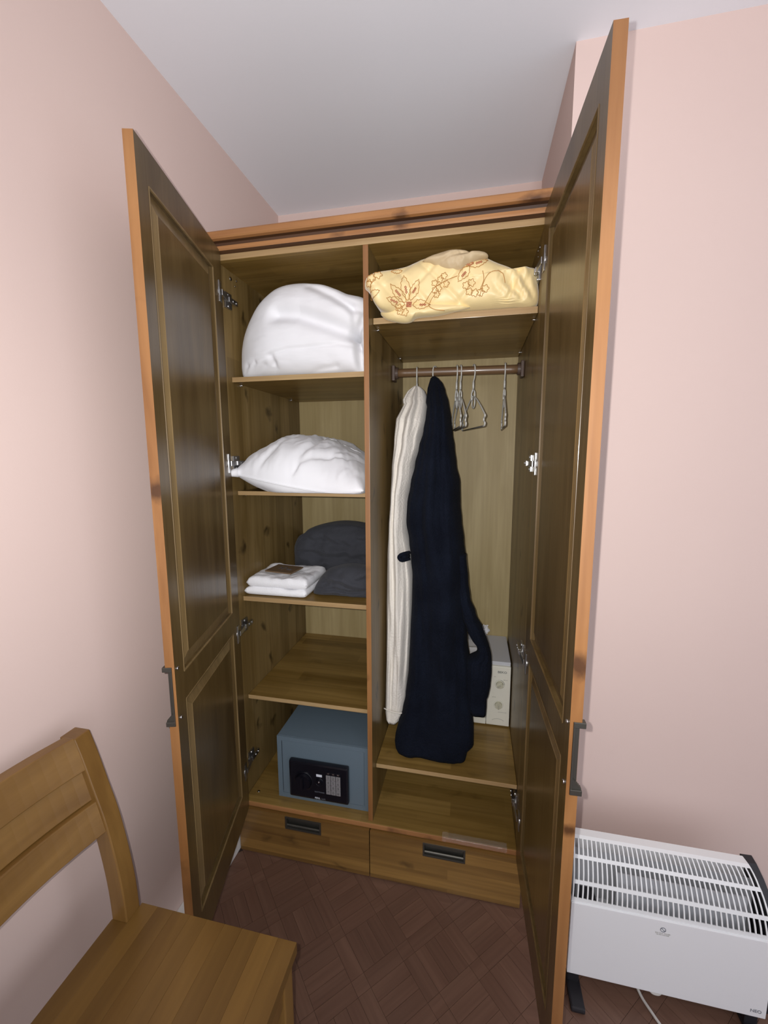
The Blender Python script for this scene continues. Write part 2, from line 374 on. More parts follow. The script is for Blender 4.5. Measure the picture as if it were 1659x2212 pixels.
# drawers
for x0, x1, h0, h1 in ((xl - SO + .001, -.0955, -.402, -.268), (-.0925, xr + SO - .004, .088, .226)):
    dz0, dz1, yF = .004, .1785, -.020
    hz0, hz1 = .142, .189
    hz1 = .1755; hz0 = .128
    dr = bmesh.new()
    # front with a pocket for the flush pull
    for b_ in ((x0, h0, yF, -.001, dz0, dz1), (h1, x1, yF, -.001, dz0, dz1), (h0, h1, yF, -.001, dz0, hz0), (h0, h1, yF, -.001, hz1, dz1)):
        box(dr, *b_)
    bmesh.ops.remove_doubles(dr, verts=dr.verts, dist=1e-5)
    box(dr, max(x0, xl) + .012, min(x1, xr) - .012, .0, .45, .03, .165)
    d = from_bm('drawer', dr, M_drawer, W)
    hb = bmesh.new(); fr = .006
    for b_ in ((h0, h0 + fr, yF - .003, yF + .017, hz0, hz1), (h1 - fr, h1, yF - .003, yF + .017, hz0, hz1), (h0 + fr, h1 - fr, yF - .003, yF + .017, hz1 - fr, hz1), (h0 + fr, h1 - fr, yF - .003, yF + .017, hz0, hz0 + fr),
               (h0 + fr, h1 - fr, yF + .014, yF + .017, hz0 + fr, hz1 - fr)):
        box(hb, *b_, bev=.0008)
    tube(hb, [(h0 + fr, yF + .006, hz0 + fr + .004), (h1 - fr, yF + .006, hz0 + fr + .004)], .004, 10)
    from_bm('drawer_pull', hb, M_bronze, d)
# remnants of clear sticky film on the front lip, right drawer
bm = bmesh.new(); nx_ = 60
rows = []
for i in range(nx_ + 1):
    x = .150 + .205 * i / nx_; col_ = []
    for j in range(7):
        t = j / 6
        n_ = fbm((x * 60, t * 3, 2.2), 3) * .0035
        if t < .5: p = (x, -.0105 + (.5 - t) * .036, ZT + .0016 + abs(n_))
        else: p = (x, -.0130 - abs(n_), ZT + .001 - (t - .5) * .026)
        col_.append(bm.verts.new(p))
    rows.append(col_)
for i in range(nx_):
    for j in range(6): bm.faces.new((rows[i][j], rows[i + 1][j], rows[i + 1][j + 1], rows[i][j + 1]))
from_bm('clear_tape', bm, M_film, W, True)

# doors, built in local door coordinates: s along width from the hinge, t thickness outward, z
def door(side):
    if side == 'L':
        a = math.radians(14.796); h = Vector((-.5477, -.0084, 0)); d = Vector((math.sin(a), -math.cos(a), 0)); nn = Vector((-math.cos(a), -math.sin(a), 0))
    else:
        a = math.radians(2.207); h = Vector((.3827, -.0153, 0)); d = Vector((math.sin(a), -math.cos(a), 0)); nn = Vector((math.cos(a), math.sin(a), 0))
    M = Matrix((( d.x, nn.x, 0, h.x), (d.y, nn.y, 0, h.y), (0, 0, 1, 0), (0, 0, 0, 1)))
    w_, T, z0, z1 = .4796, .0205, .1755, 2.0577
    so, si = .432, .069                                         # inner edges of the stiles
    rails = ((z0, .275), (.868, .938), (1.985, z1))
    nz0, nz1 = .828, .972                                       # notch of the flush pull
    bm = bmesh.new()
    box(bm, 0, si, 0, T, z0, z1, M=M)
    box(bm, so, w_, 0, T, z0, nz0, M=M); box(bm, so, w_, 0, T, nz1, z1, M=M)
    box(bm, so, w_ - .012, 0, T, nz0, nz1, M=M); box(bm, w_ - .012, w_, 0, .006, nz0, nz1, M=M)
    for a0, a1 in rails: box(bm, si, so, 0, T, a0, a1, M=M)
    bmesh.ops.remove_doubles(bm, verts=bm.verts, dist=1e-5)
    bmesh.ops.recalc_face_normals(bm, faces=bm.faces)
    for f in bm.faces:
        c = f.normal
        if c.dot(d) > .9 and (f.calc_center_median() - h).dot(d) > w_ - .02: f.material_index = 1
        elif c.dot(nn) > .9: f.material_index = 1
        else: f.material_index = 0
    dr = from_bm('door', bm, [M_doorin, M_honey], W)
    for pz0, pz1 in ((.275, .868), (.938, 1.985)):
        bm = bmesh.new()
        def ring(e, t): return [bm.verts.new(M @ Vector(p)) for p in ((si + e, t, pz0 + e), (so - e, t, pz0 + e), (so - e, t, pz1 - e), (si + e, t, pz1 - e))]
        R = [ring(-.002, .0125), ring(.004, .0115), ring(.034, .0035), ring(.036, .0022)]
        for q in range(3):
            for k in range(4):
                f = bm.faces.new((R[q][k], R[q][(k + 1) % 4], R[q + 1][(k + 1) % 4], R[q + 1][k])); f.material_index = 1
        bm.faces.new(R[-1])
        B = ring(-.002, .0150)
        bm.faces.new(B[::-1])
        for k in range(4): bm.faces.new((R[0][k], B[k], B[(k + 1) % 4], R[0][(k + 1) % 4]))
        MB_ = M_bevel_lit if side == 'L' else M_bevel_shaded
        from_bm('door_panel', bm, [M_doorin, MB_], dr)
        # thin moulding round the opening, its lit edge put into the bevel colour
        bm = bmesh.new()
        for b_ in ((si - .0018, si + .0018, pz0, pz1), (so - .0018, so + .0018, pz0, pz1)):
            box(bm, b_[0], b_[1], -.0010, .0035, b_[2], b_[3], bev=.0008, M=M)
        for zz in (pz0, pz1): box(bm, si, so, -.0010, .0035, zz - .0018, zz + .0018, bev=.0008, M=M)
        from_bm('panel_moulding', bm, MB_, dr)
    # flush pull let into the free edge
    bm = bmesh.new()
    box(bm, w_ - .0115, w_ + .001, .0065, .0105, nz0, nz1, bev=.0008, M=M)
    box(bm, w_ - .0115, w_ + .0015, .0065, .0275, nz1 - .011, nz1, bev=.001, M=M)
    box(bm, w_ - .0115, w_ + .0015, .0065, .0275, nz0, nz0 + .011, bev=.001, M=M)
    box(bm, w_ - .0115, w_ - .009, .0065, .0195, nz0, nz1, bev=.0005, M=M)
    for q in range(6):                                          # sloping gusset above the bottom lip
        zz = nz0 + .011 + q * .003
        box(bm, w_ - .010, w_ - .002, .0105, .0265 - q * .0026, zz, zz + .003, M=M)
    from_bm('door_pull', bm, M_bronze, dr)
    for zz in (.842, .963):
        bm = bmesh.new(); p = M @ Vector((w_ - .014, 0, zz)); disc(bm, p, -nn, .0052, .003, 16, .0035); from_bm('screw_head', bm, M_steel, dr, True)
    # hinges
    px = xl if side == 'L' else xr; s = 1 if side == 'L' else -1
    for zz in (1.935, 1.418, .845, .332):
        bm = bmesh.new()
        box(bm, .012, .030, -.0022, 0.0, zz - .030, zz + .030, bev=.0006, M=M)      # cup flange on the door
        p = M @ Vector((.020, -.001, zz)); disc(bm, p, nn, .016, .002, 20)
        A = M @ Vector((.018, -.006, zz)); Bp = Vector((px + s * .014, .035, zz)); Cp = Vector((px + s * .012, .085, zz))
        def arm(P0, P1, hw, th):
            dd = (P1 - P0); L_ = dd.length; dd.normalize(); sd = Vector((0, 0, 1)); th_ = dd.cross(sd).normalized()
            MM = Matrix(((dd.x, th_.x, 0, P0.x), (dd.y, th_.y, 0, P0.y), (dd.z, th_.z, 1, P0.z), (0, 0, 0, 1)))
            box(bm, 0, L_, -th / 2, th / 2, -hw, hw, bev=.0008, M=MM)
        arm(A, Bp, .008, .003); arm(Bp, Cp, .0075, .007)
        arm(Vector((px + s * .010, .022, zz)), Vector((px + s * .010, .05, zz)), .006, .012)
        box(bm, min(px, px + s * .006), max(px, px + s * .006), .030, .066, zz - .024, zz + .024, bev=.001)
        for q in (-.017, .017): disc(bm, (px + s * .006, .048, zz + q), (s, 0, 0), .0045, .002, 14)
        disc(bm, (px + s * .016, .06, zz), (s, 0, 0), .004, .002, 14)
        disc(bm, (px + s * .016, .078, zz), (s, 0, 0), .003, .002, 14)
        from_bm('hinge', bm, M_hinge, dr)
door('L'); door('R')

# ================================================================ soft things
class Lump:
    """A cushion-like body inflated from an outline in x,z; bulging front at yc - T, back at yc + T2."""
    def __init__(s, pts, yc, T, T2, p=3.0, disp=None, cen=None, na=180, nr=70, floor_z=None, shift=None):
        s.shift = shift
        s.out = [Vector((q.x, q.y)) for q in spline([(a, b, 0) for a, b in pts], 8, True)]
        s.c = Vector(cen) if cen else sum(s.out, Vector((0, 0))) / len(s.out)
        s.yc, s.T, s.T2, s.p, s.disp, s.na, s.nr, s.fz = yc, T, T2, p, disp, na, nr, floor_z
    def R(s, th):
        d = Vector((math.cos(th), math.sin(th))); best = 0
        o = s.out
        for i in range(len(o)):
            a = o[i - 1] - s.c; b = o[i] - s.c; e = b - a
            den = d.x * e.y - d.y * e.x
            if abs(den) < 1e-12: continue
            t = (a.x * e.y - a.y * e.x) / den; u = (a.x * d.y - a.y * d.x) / den
            if t > 0 and -1e-6 <= u <= 1 + 1e-6: best = max(best, t)
        return best
    def front(s, x, z):
        v = Vector((x, z)) - s.c; L_ = v.length
        r = min(1, L_ / max(1e-6, s.R(math.atan2(v.y, v.x))))
        return s.fy(r, x, z)
    def fy(s, r, x, z):
        y = s.yc - s.T * max(0, 1 - r ** s.p) ** (1 / s.p)
        if s.disp: y -= s.disp(x, z) * (1 - r ** 6)
        if s.shift: y -= s.shift(x)
        return y
    def build(s, name, mt, parent=None):
        bm = bmesh.new(); fr = []; bk = []
        for k in range(s.na):
            th = 2 * PI * k / s.na; R = s.R(th); f_ = []; b_ = []
            for j in range(1, s.nr + 1):
                r = math.sin(j / s.nr * PI / 2) ** .8
                x = s.c.x + R * r * math.cos(th); z = s.c.y + R * r * math.sin(th)
                f_.append(bm.verts.new((x, s.fy(r, x, z), z)))
                if j < s.nr: b_.append(bm.verts.new((x, s.yc + s.T2 * max(0, 1 - r ** s.p) ** (1 / s.p) - (s.shift(x) if s.shift else 0), z)))
            b_.append(f_[-1]); fr.append(f_); bk.append(b_)
        c0 = bm.verts.new((s.c.x, s.fy(0, s.c.x, s.c.y), s.c.y)); c1 = bm.verts.new((s.c.x, s.yc + s.T2, s.c.y))
        for k in range(s.na):
            k2 = (k + 1) % s.na
            bm.faces.new((c0, fr[k][0], fr[k2][0])); bm.faces.new((c1, bk[k2][0], bk[k][0]))
            for j in range(s.nr - 1):
                bm.faces.new((fr[k][j], fr[k][j + 1], fr[k2][j + 1], fr[k2][j])); bm.faces.new((bk[k][j], bk[k2][j], bk[k2][j + 1], bk[k][j + 1]))
        if s.fz is not None:
            for v in bm.verts:
                if v.co.z < s.fz: v.co.z = s.fz
        return from_bm(name, bm, mt, parent, True)
def crease(x, z, pts, wid, dep):
    best = 9
    for (ax, az), (bx, bz) in zip(pts, pts[1:]):
        e = Vector((bx - ax, bz - az)); v = Vector((x - ax, z - az)); t = max(0, min(1, v.dot(e) / e.dot(e)))
        best = min(best, (v - e * t).length)
    return -dep * math.exp(-(best / wid) ** 2)
# --- duvet
def duv(x, z):
    d = .018 * math.exp(-(((x + .42) / .11) ** 2 + ((z - 1.80) / .10) ** 2)) + .016 * math.exp(-(((x + .13) / .03) ** 2 + ((z - 1.76) / .04) ** 2))
    d += crease(x, z, [(-.40, 1.885), (-.33, 1.880), (-.26, 1.855), (-.20, 1.832), (-.155, 1.815)], .024, .030)
    for q in range(4): d += crease(x, z, [(-.54 + .028 * q, 1.700), (-.53 + .030 * q, 1.718), (-.515 + .034 * q, 1.734 + .006 * (q % 2))], .007, .006)
    for q in range(5): d += crease(x, z, [(-.155, 1.815), (-.12 - .012 * (q % 2), 1.88 - .035 * q)], .007, .012)
    d += crease(x, z, [(-.155, 1.815), (-.14, 1.80), (-.136, 1.76), (-.13, 1.70)], .012, .040)
    d += crease(x, z, [(-.155, 1.815), (-.125, 1.845), (-.10, 1.85)], .016, .03)
    d += crease(x, z, [(-.30, 1.975), (-.22, 1.935), (-.16, 1.895), (-.12, 1.885)], .014, .025)
    d += crease(x, z, [(-.16, 1.895), (-.15, 1.865), (-.155, 1.825)], .010, .012)
    d += crease(x, z, [(-.56, 1.722), (-.48, 1.75), (-.36, 1.775), (-.2, 1.785), (-.136, 1.775)], .006, .004)
    d += crease(x, z, [(-.43, 1.705), (-.412, 1.725), (-.418, 1.755)], .009, .008)
    d += crease(x, z, [(-.31, 1.700), (-.27, 1.715), (-.21, 1.722)], .008, .007)
    d += .006 * fbm((x * 5, z * 6, 3.3)) + .0012 * fbm((x * 16 , z * 40, 1.1))
    return d
L1 = Lump([(-.553, 1.700), (-.560, 1.767), (-.549, 1.827), (-.527, 1.877), (-.496, 1.926), (-.461, 1.959), (-.414, 1.984), (-.35, 1.992), (-.271, 1.984), (-.218, 1.965), (-.18, 1.947), (-.125, 1.930), (-.107, 1.90), (-.106, 1.8), (-.107, 1.703), (-.2, 1.6995), (-.35, 1.6995), (-.48, 1.6995)],
          .135, .085, .42, p=3.0, disp=duv, cen=(-.32, 1.83), na=260, nr=110, floor_z=1.6995)
tag(L1.build('duvet', M_duvet), 'bulky white duvet folded on the top left shelf', 'duvet')
# --- quilted yellow bedspread
CX0, CZ0 = .15, 1.92
def yel(x, z):
    d = 0
    if x < .25:
        for u in ((x + z), (x - z)):
            t = (u / .085) % 1.0; t = min(t, 1 - t)
            d -= .005 * math.exp(-(t / .12) ** 2) * min(1, (.25 - x) / .05)
    else:
        wgt = min(1, (x - .25) / .06)
        d += wgt * (.012 * math.sin((x * 1.2 + (z - 1.85) * .55) * 120 + 3 * fbm((x * 9, z * 9, 1))) * .6 + .010 * fbm((x * 40 - z * 14, z * 12, 4)))
    d += crease(x, z, [(.30, 1.86), (.315, 1.90), (.325, 1.94)], .008, .014) * .7
    d += .006 * fbm((x * 10, z * 10, 7.3))
    return d
YO = [(-.092, 1.910), (-.086, 1.935), (-.046, 1.956), (.021, 1.990), (.075, 2.006), (.126, 2.012), (.177, 2.010), (.227, 1.998), (.271, 1.976), (.312, 1.957), (.345, 1.938), (.363, 1.948), (.376, 1.952), (.3825, 1.926), (.382, 1.856), (.306, 1.8515), (.181, 1.8515), (.089, 1.8515), (.02, 1.8515), (-.04, 1.8535), (-.064, 1.868), (-.080, 1.90)]
def yshift(x):
    t = max(0, min(1, (.03 - x) / .11)); return .085 * t * t * (3 - 2 * t)
L2 = Lump(YO, .080, .072, .45, p=2.8, disp=yel, cen=(.13, 1.915), na=260, nr=110, shift=yshift)
bsp = L2.build('bedspread', M_yellow)
# the spread sags a little over the shelf edge on the left
for v in bsp.data.vertices:
    c = v.co
    if c.y > -.003: c.x = max(c.x, -.0855)
tag(bsp, 'quilted pale yellow bedspread with brown stitched flowers, bundled on the top right shelf', 'bedspread')
FL = Lump([(.065, 1.985), (.098, 1.997), (.137, 2.003), (.18, 2.001), (.202, 1.993), (.236, 1.991), (.246, 1.980), (.225, 1.972), (.195, 1.958), (.165, 1.945), (.125, 1.955), (.085, 1.975)], .030, .034, .05, p=2.4,
          disp=lambda x, z: .006 * fbm((x * 30, z * 30, 2)) + crease(x, z, [(.10, 1.965), (.15, 1.985), (.19, 1.99)], .006, .006), na=140, nr=30)
FL.build('turned_back_lining', M_lining, bsp)
# front drop over the shelf edge
DR_ = Lump([(-.058, 1.862), (-.045, 1.842), (-.020, 1.832), (.010, 1.826), (.032, 1.828), (.05, 1.838), (.11, 1.840), (.16, 1.848), (.20, 1.856), (.12, 1.87), (0, 1.88)], .040, .030, .008, p=2.2, disp=lambda x, z: .004 * fbm((x * 30, z * 30, 9)), na=120, nr=24)
DR_.build('hanging_fold', M_yellow, bsp)
def embroider(bm, pl, r=.00085, lump=L2):
    P = []
    for (x, z) in pl:
        y = lump.front(x, z)
        if z < 1.875 and x < .2: y = min(y, DR_.front(x, z) if (Vector((x, z)) - DR_.c).length < DR_.R(math.atan2(z - DR_.c.y, x - DR_.c.x)) else y)
        P.append((x, y - .0012, z))
    tube(bm, P, r, 5)
be = bmesh.new(); br_ = bmesh.new()
def petal(cx, cz, ang, L_, w_, bm=None, wav=.0015):
    bm = bm or be; pts = []
    for k in range(25):
        t = k / 24
        if t <= .5: s_, sg = t * 2, 1
        else: s_, sg = (1 - t) * 2, -1
        u = L_ * s_; v = sg * w_ * math.sin(PI * s_ ** .8) * (1 if s_ < 1 else 0) + wav * math.sin(k * 2.6)
        pts.append((cx + u * math.cos(ang) - v * math.sin(ang), cz + u * math.sin(ang) + v * math.cos(ang)))
    embroider(bm, pts)
def blob(cx, cz, r, n=5, bm=None):
    pts = [(cx + r * (1 + .22 * math.cos(n * 2 * PI * k / 30)) * math.cos(2 * PI * k / 30), cz + r * (1 + .22 * math.cos(n * 2 * PI * k / 30)) * math.sin(2 * PI * k / 30)) for k in range(31)]
    embroider(bm or be, pts)
def dots(cx, cz, ang):
    for k in range(3):
        u = .006 + .006 * k; x = cx + u * math.cos(ang); z = cz + u * math.sin(ang)
        embroider(br_, [(x - .0025, z), (x, z + .003), (x + .0025, z), (x, z - .003), (x - .0025, z)], .0014)
FX, FZ = .028, 1.868
for a_, L_ in ((2.95, .055), (2.35, .062), (1.75, .078), (1.15, .068), (-.05, .058)):
    a_ = a_ if a_ < 3.2 else a_
    petal(FX + .012 * math.cos(a_), FZ + .012 * math.sin(a_), a_, L_ - .008, .0125)
    dots(FX + .028 * math.cos(a_), FZ + .028 * math.sin(a_), a_)
embroider(br_, [(FX - .006, FZ - .004), (FX + .006, FZ - .006), (FX + .007, FZ + .006), (FX - .005, FZ + .007), (FX - .006, FZ - .004), (FX + .006, FZ + .006)], .003)
for q in ((.004, .852), (.018, .848), (.000, .862)): blob(q[0], 1 + q[1], .009)
for q in ((.102, 1.918), (.113, 1.905), (.117, 1.928), (.103, 1.900), (.128, 1.935), (.134, 1.915), (.108, 1.889)): blob(q[0], q[1], .0075)
embroider(be, [(a_.x, a_.y) for a_ in spline([(.065, 1.86, 0), (.085, 1.885, 0), (.105, 1.908, 0), (.135, 1.925, 0), (.165, 1.93, 0)], 6)])
embroider(be, [(a_.x, a_.y) for a_ in spline([(.10, 1.888, 0), (.085, 1.865, 0), (.10, 1.85, 0), (.13, 1.846, 0)], 6)])
for a_, L_ in ((2.5, .05), (-2.2, .055), (.35, .06), (1.6, .02)): petal(.195, 1.955, a_ , L_ * .9, .012)
for a_ in (2.5, -2.2, .35): dots(.197 + .014 * math.cos(a_), 1.955 + .014 * math.sin(a_), a_)
embroider(br_, [(.188, 1.962), (.197, 1.968), (.206, 1.962), (.197, 1.956), (.188, 1.962)], .0022)
for q in ((.188, 1.905), (.203, 1.912), (.197, 1.890), (.212, 1.885), (.228, 1.885), (.240, 1.893)): blob(q[0], q[1], .0085)
embroider(be, [(a_.x, a_.y) for a_ in spline([(.225, 1.875, 0), (.24, 1.92, 0), (.262, 1.938, 0), (.285, 1.93, 0), (.292, 1.905, 0)], 7)])
embroider(be, [(a_.x, a_.y) for a_ in spline([(.232, 1.94, 0), (.235, 1.915, 0), (.225, 1.89, 0)], 7)])
for q in ((-.068, 1.925, .011), (-.050, 1.935, .010), (-.073, 1.912, .008)): blob(*q)
petal(-.078, 1.883, .35, .035, .008); petal(-.02, 1.955, .3, .03, .006)
embroider(be, [(a_.x, a_.y) for a_ in spline([(-.055, 1.92, 0), (-.07, 1.905, 0), (-.074, 1.885, 0)], 6)])
from_bm('floral_embroidery', be, M_embro, bsp, True)['kind'] = 'stuff'; from_bm('flower_centres', br_, M_embror, bsp, True)['kind'] = 'stuff'
# --- pillow on the second shelf: a flat cushion seen end on
bm = bmesh.new(); NU, NV = 130, 110; top = []; bot = []
x0, x1, y0, y1 = -.558, -.106, .000, .52
def seam(u): return 1.392 - .050 * (u + 1) / 2 - .018 * (1 - u * u) - .006 * math.sin(3 * u)
for i in range(NU + 1):
    u = -1 + 2 * i / NU; ra, rb = [], []
    for j in range(NV + 1):
        v = -1 + 2 * j / NV
        cu = (1 - abs(u) ** 2.6) ; cv = (1 - abs(v) ** 2.6)
        pin = 1 - .10 * (1 - cu) * 0
        yy = (y0 + y1) / 2 + (y1 - y0) / 2 * v * (1 - .06 * (1 - v * v) * 0)
        bowf = .030 * (1 - u * u) * (1 if v < 0 else -1) * v * v * 0
        xx = (x0 + x1) / 2 + (x1 - x0) / 2 * (u * (1 - .03 * cv))
        prof_ = max(0, cu) ** .55 * max(0, cv) ** .5
        wr = fbm((xx * 9, yy * 5, 5.5)) * .010 + .006 * fbm((xx * 22 + yy * 8, yy * 7, 1.5))
        wr += .007 * abs(fbm((xx * 14 - yy * 9, yy * 6 + xx * 4, 8.2))) + crease(xx, yy, [(-.35, .0), (-.31, .12), (-.33, .28)], .012, .013) + crease(xx, yy, [(-.34, .02), (-.20, .10), (-.14, .22)], .010, .010) + crease(xx, yy, [(-.46, .0), (-.42, .08), (-.40, .2)], .010, .008)
        sm = seam(u)
        yfr = yy + .010 * math.sin(u * 4) * (v < 0)
        ra.append(bm.verts.new((xx, yfr, sm + (.165 - .035 * abs(u + .05)) * prof_ + wr * min(1, prof_ * 3) + .008 * v)))
        zb = sm - (.075) * prof_ ** .8 - .4 * wr * prof_
        rb.append(bm.verts.new((xx, yfr, max(zb, 1.3235))) if 0 < i < NU and 0 < j < NV else ra[-1])
    top.append(ra); bot.append(rb)
for i in range(NU):
    for j in range(NV):
        bm.faces.new((top[i][j], top[i + 1][j], top[i + 1][j + 1], top[i][j + 1]))
        try: bm.faces.new((bot[i][j], bot[i][j + 1], bot[i + 1][j + 1], bot[i + 1][j]))
        except ValueError: pass
pil = tag(from_bm('pillow', bm, M_pillow, None, True), 'plump white pillow lying on the second shelf from the top on the left', 'pillow')
bm = bmesh.new(); P = []
for i in range(2, NU - 1):
    P.append(Vector(top[0][0].co) if False else Vector(((x0 + x1) / 2 + (x1 - x0) / 2 * (-1 + 2 * i / NU), y0 - .002 + .010 * math.sin((-1 + 2 * i / NU) * 4), seam(-1 + 2 * i / NU) - .008)))
tube(bm, P, .0022, 6); from_bm('seam_piping', bm, M_pillow, pil, True)
bm = bmesh.new()
tube(bm, [(-.535, .008, 1.388), (-.555, -.004, 1.385), (-.566, -.012, 1.368)], [.016, .012, .003], 10); from_bm('pillow_corner', bm, M_pillow, pil, True)
# --- charcoal blankets on the third shelf
def dk(s): return lambda x, z: .012 * fbm((x * 12, z * 20, s)) + .006 * math.sin(z * 95 + 6 * fbm((x * 6, z * 6, s + 2)))
tag(Lump([(-.489, 1.03), (-.488, 1.075), (-.470, 1.115), (-.445, 1.130), (-.415, 1.152), (-.33, 1.172), (-.25, 1.172), (-.16, 1.156), (-.108, 1.145), (-.107, .97), (-.108, .951), (-.2, .9505), (-.35, .9505), (-.455, .9505), (-.485, .98)],
         .335, .052, .22, p=2.8, disp=dk(1.0), na=200, nr=60, floor_z=.9505).build('blanket', M_dark), 'big folded charcoal fleece blanket at the back of the third left shelf', 'blanket')
tag(Lump([(-.325, .9505), (-.328, .968), (-.315, .995), (-.290, 1.028), (-.268, 1.045), (-.203, 1.062), (-.14, 1.060), (-.108, 1.052), (-.107, .98), (-.108, .9505), (-.16, .9505), (-.25, .9505)],
         .140, .060, .060, p=2.4, disp=lambda x, z: dk(4.0)(x, z) + crease(x, z, [(-.32, .975), (-.24, .985), (-.17, .975), (-.11, .985)], .006, .012), na=160, nr=50, floor_z=.9505).build('folded_garment', M_dark), 'charcoal fleece garment folded in front of the big blanket, beside the white towel', 'folded clothing')
# --- white folded towel in two layers, card on it
def slab(name, b, mt, parent=None, amp=.006, fold=True, seed=0., bev=.012):
    bm = bmesh.new(); box(bm, *b)
    bmesh.ops.subdivide_edges(bm, edges=bm.edges, cuts=1)
    x0, x1, y0, y1, z0, z1 = b
    bm.free(); bm = bmesh.new()
    nx, ny, nz = 44, 36, 12; hh = (z1 - z0) / 2; mid = (z0 + z1) / 2
    grid_t, grid_b = [], []
    for i in range(nx + 1):
        ta, tb = [], []
        for j in range(ny + 1):
            u = i / nx; v = j / ny
            def rnd(t): return (1 - abs(2 * t - 1) ** 16) ** .5
            h = hh * rnd(u) * rnd(v)
            x = x0 + (x1 - x0) * u; y = y0 + (y1 - y0) * v
            n_ = fbm((x * 14, y * 14, seed)) * amp
            ta.append(bm.verts.new((x, y, mid + h + n_ * (h / hh))))
            tb.append(bm.verts.new((x, y, max(mid - h, z0))) if 0 < i < nx and 0 < j < ny else ta[-1])
        grid_t.append(ta); grid_b.append(tb)
    for i in range(nx):
        for j in range(ny):
            bm.faces.new((grid_t[i][j], grid_t[i + 1][j], grid_t[i + 1][j + 1], grid_t[i][j + 1]))
            try: bm.faces.new((grid_b[i][j], grid_b[i][j + 1], grid_b[i + 1][j + 1], grid_b[i + 1][j]))
            except ValueError: pass
    return from_bm(name, bm, mt, parent, True)
tw = thing('folded_towel', (-.45, .17, .95), 'thick white towel folded into two layers at the front of the third left shelf', 'towel')
slab('towel_fold', (-.568, -.333, .062, .270, .9505, .9805), M_towel, tw, seed=2)
slab('towel_fold', (-.560, -.331, .066, .268, .977, 1.016), M_towel, tw, seed=5, amp=.009)
cdm = Matrix.Translation((-.452, .150, 1.0275)) @ Matrix.Rotation(-.16, 4, 'Z') @ Matrix.Rotation(.03, 4, 'X')
bm = bmesh.new(); box(bm, -.055, .055, -.042, .042, -.0025, .0025, bev=.0006, M=cdm)
card = tag(from_bm('soap_packet', bm, M_card), 'small flat brown card packet lying on the white folded towel', 'packet')
bm = bmesh.new(); box(bm, -.053, .055, .0421, .0435, -.002, .003, M=cdm); from_bm('pale_edge', bm, M_label, card)
bm = bmesh.new()
for pl in ([(-.02, -.008), (-.015, .01), (-.005, -.012), (.003, .012), (.012, .002)], [(.015, -.01), (.03, -.012), (.034, -.004), (.02, -.003), (.016, -.009)]):
    tube(bm, [cdm @ q for q in spline([(a, b, .0028) for a, b in pl], 5)], .0012, 5)
from_bm('printed_mark', bm, M_ink, card)

# ================================================================ robes
def robe_body(name, rows, yf, yb, mt, parent, folds, seed, amp):
    """rows: z, xl, xr; yf, yb: functions of z giving front and back depth"""
    n = 96; rows = sorted(rows, key=lambda r: -r[0])
    fine = []
    for a, b in zip(rows, rows[1:]):
        k = max(1, int((a[0] - b[0]) / .012))
        for q in range(k):
            t = q / k; t2 = t * t * (3 - 2 * t) if k > 3 else t
            fine.append([a[i] + (b[i] - a[i]) * t2 if i else a[0] + (b[0] - a[0]) * t for i in range(3)])
    fine.append(list(rows[-1]))
    bm = bmesh.new(); R = []
    for (z, x0, x1) in fine:
        cx = (x0 + x1) / 2; a = (x1 - x0) / 2; f = yf(z); b_ = yb(z); cy = (f + b_) / 2; b = (b_ - f) / 2; ring = []
        for k in range(n):
            th = 2 * PI * k / n; c, s_ = math.cos(th), math.sin(th)
            e = .82 - .34 * max(0, 1 - (z - fine[-1][0]) / .22)
            ux = math.copysign(abs(c) ** e, c); uy = math.copysign(abs(s_) ** e, s_)
            w_ = abs(s_) ** 1.2
            fd = sum(A * math.sin(F * (ux + dx * (z - 1)) + ph) for A, F, dx, ph in folds)
            fd += amp * fbm((ux * 2.2, z * 2.4, seed + (0 if s_ < 0 else 9)), 3)
            dep = fd * w_ * min(1, a / .05) * min(1, .25 + (z - fine[-1][0]) / .25)
            x = cx + a * ux * (1 - .0 * w_) ; y = cy + b * uy - (dep if s_ < 0 else -dep)
            ring.append(bm.verts.new((x, y, z + .004 * math.sin(3 * th) * 0)))
        R.append(ring)
    for p, q in zip(R, R[1:]):
        for k in range(n): bm.faces.new((p[k], p[(k + 1) % n], q[(k + 1) % n], q[k]))
    bm.faces.new(R[0]); 
    cb_ = bm.verts.new((sum(v.co.x for v in R[-1]) / n, sum(v.co.y for v in R[-1]) / n, R[-1][0].co.z + .03))
    for k in range(n): bm.faces.new((R[-1][k], R[-1][(k + 1) % n], cb_))
    return from_bm(name, bm, mt, parent, True)
def interp(tab):
    def f(z):
        if z >= tab[0][0]: return tab[0][1]
        for (a, va), (b, vb) in zip(tab, tab[1:]):
            if z >= b: return va + (vb - va) * (z - a) / (b - a)
        return tab[-1][1]
    return f
NAVY = [(1.722, .066, .080), (1.716, .06, .088), (1.699, .055, .103), (1.679, .050, .112), (1.628, .047, .126), (1.612, .052, .129), (1.579, .049, .135), (1.524, .041, .142), (1.469, .026, .151), (1.409, .013, .159), (1.342, -.002, .174), (1.264, -.014, .177), (1.211, -.016, .183), (1.133, -.003, .193), (1.075, .005, .2), (1.008, .012, .206), (.925, .012, .213), (.798, .009, .213), (.676, .006, .229), (.573, -.003, .236), (.52, -.012, .240), (.468, -.027, .244), (.438, -.034, .245), (.420, -.035, .226), (.402, -.031, .222), (.392, -.024, .219)]
rb = thing('bathrobe', (.10, .24, .39), 'long dark navy fleece bathrobe hanging in front of the microwave', 'bathrobe')
